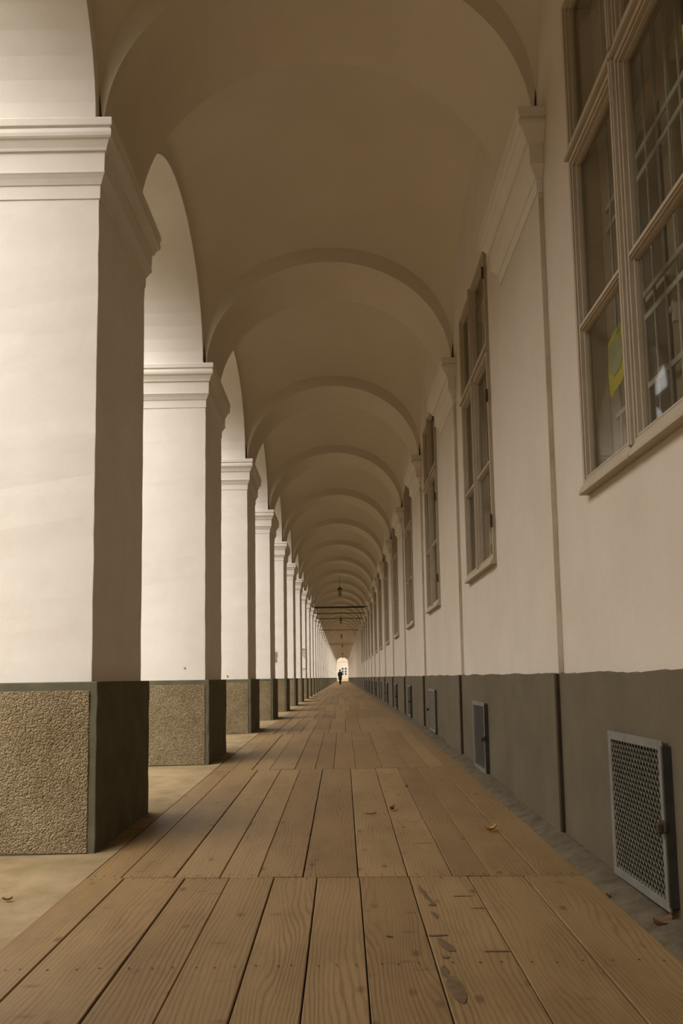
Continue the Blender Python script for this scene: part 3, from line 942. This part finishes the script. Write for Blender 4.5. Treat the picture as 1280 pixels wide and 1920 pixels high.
body = {
 'pelvis': ((0, 0, .90), (.13, .11), None), 'waist': ((0, .0, 1.05), (.125, .095), 'pelvis'), 'chest': ((0, -.01, 1.24), (.145, .105), 'waist'),
 'neck0': ((0, -.01, 1.40), (.065, .06), 'chest'), 'neck': ((-.005, -.02, 1.47), (.05, .05), 'neck0'), 'head0': ((-.012, -.035, 1.54), (.070, .080), 'neck'),
 'head': ((-.015, -.035, 1.62), (.072, .085), 'head0'), 'crown': ((-.015, -.03, 1.68), (.045, .055), 'head'),
 'shl': ((-.16, 0, 1.36), (.055, .055), 'chest'), 'ell': ((-.21, .02, 1.10), (.042, .042), 'shl'), 'wrl': ((-.20, -.06, .88), (.027, .027), 'ell'), 'hal': ((-.19, -.08, .80), (.03, .02), 'wrl'),
 'shr': ((.16, 0, 1.36), (.055, .055), 'chest'), 'elr': ((.22, .05, 1.12), (.042, .042), 'shr'), 'wrr': ((.17, -.10, 1.02), (.027, .027), 'elr'), 'har': ((.13, -.17, 1.02), (.03, .02), 'wrr'),
 'hil': ((-.085, 0, .82), (.085, .085), 'pelvis'), 'knl': ((-.06, -.06, .48), (.056, .056), 'hil'), 'anl': ((-.03, .02, .09), (.038, .038), 'knl'), 'tol': ((-.04, -.14, .035), (.034, .026), 'anl'),
 'hir': ((.085, 0, .82), (.085, .085), 'pelvis'), 'knr': ((.06, .03, .47), (.056, .056), 'hir'), 'anr': ((.04, .13, .09), (.038, .038), 'knr'), 'tor': ((.045, -.02, .035), (.034, .026), 'anr'),
}
bd = skin_body('body', body, M['skin'], pr)
coat = MB()
def ell(cx, cy, z, rx, ry, n=20): return [(cx + rx*math.cos(2*math.pi*i/n), cy + ry*math.sin(2*math.pi*i/n), z) for i in range(n)]
coat.rings([ell(-.02, .0, .56, .20, .18), ell(0, 0, .75, .20, .17), ell(0, 0, .95, .185, .15), ell(0, 0, 1.08, .17, .135), ell(0, -.01, 1.25, .195, .145),
            ell(0, -.01, 1.36, .20, .12), ell(0, -.01, 1.42, .13, .09), ell(0, -.015, 1.48, .075, .072)], cap0=False, cap1=False)
c_ = coat.build('coat', M['coat'], pr, smooth=True)
for s, pts in ((-1, [(-.17, 0, 1.37), (-.215, .02, 1.10), (-.20, -.055, .90)]), (1, [(.17, 0, 1.37), (.225, .05, 1.12), (.175, -.09, 1.02)])):
    m = MB(); m.tube(pts[0], pts[1], .072, 12, .060); m.tube(pts[1], pts[2], .060, 12, .050); m.build('sleeve', M['coat'], c_, smooth=True)
for s, a, b_, c3 in ((-1, (-.085, 0, .84), (-.06, -.06, .48), (-.03, .02, .07)), (1, (.085, 0, .84), (.06, .03, .47), (.04, .13, .07))):
    m = MB(); m.tube(a, b_, .098, 12, .074); m.tube(b_, c3, .074, 12, .060); m.build('trouser_leg', M['trousers'], pr, smooth=True)
for toe, heel in (((-.04, -.15, .035), (-.03, .06, .045)), ((.045, -.03, .035), (.04, .17, .045))):
    m = MB(); m.tube(heel, toe, .045, 10, .036); m.build('shoe', M['trousers'], pr, smooth=True)
hm = MB(); hm.rings([ell(-.012, -.018, 1.52, .085, .085), ell(-.014, -.022, 1.60, .098, .105), ell(-.015, -.028, 1.67, .086, .096), ell(-.015, -.03, 1.715, .045, .05)], cap0=False)
hm.build('hair', M['hair'], pr, smooth=True)
tag(pr, 'person in a long dark coat and dark trousers walking far down the gallery', 'person')

# ------------------------------------------------------------------ leaves on the ground
def leaf(x, y, ln, wd, rz, curl, mat, label):
    r_ = empty('dry_leaf', (x, y, floor_z(x, y) + .003), rz)
    m = MB(); n = 9; rows = []
    for i in range(n + 1):
        t = i / n; w = wd * math.sin(math.pi * min(1, t * .97 + .02)) ** .8
        zc = .004 + curl * (t - .45) ** 2 * 2.2
        rows.append([((t - .5) * ln, -w, zc + curl * .5), ((t - .5) * ln, -w*.5, zc + curl * .12), ((t - .5) * ln, 0, zc),
                     ((t - .5) * ln, w*.5, zc + curl * .12), ((t - .5) * ln, w, zc + curl * .5)])
    for a, b_ in zip(rows, rows[1:]):
        for j in range(4): m.face([a[j], a[j+1], b_[j+1], b_[j]])
    m.build('blade', mat, r_, fix=True, smooth=True)
    m = MB(); m.tube((-.5*ln, 0, .004 + curl*.4), (-.5*ln - .35*ln, .05*ln, .004), .0012, 5); m.build('stalk', M['leaf_brown'], r_)
    tag(r_, label, 'leaf', 'fallen leaves on the floor')
leaf(.855, 4.66, .075, .022, .25, .035, M['leaf_yellow'], 'yellow curled leaf on the planks near the first right pilaster')
leaf(.322, 5.38, .06, .016, 1.0, .03, M['leaf_brown'], 'dark brown curled leaf on the planks in the middle distance')
leaf(.172, 5.24, .07, .007, .1, .012, M['leaf_brown'], 'thin dark twig-like leaf left of the curled brown leaf')
leaf(-1.505, 3.545, .045, .010, .05, .015, M['leaf_brown'], 'small brown leaf on the sandy paving in front of the nearest pier')
leaf(1.178, 2.985, .085, .026, .3, .04, M['leaf_brown'], 'rusty brown leaf lying at the foot of the nearest cellar grate')
leaf(1.10, 3.37, .03, .009, 1.2, .012, M['leaf_brown'], 'tiny brown leaf scrap under the nearest cellar grate')
leaf(.495, 6.3, .03, .012, .7, .02, M['leaf_brown'], 'tiny dark leaf speck on the planks beyond the curled brown leaf')
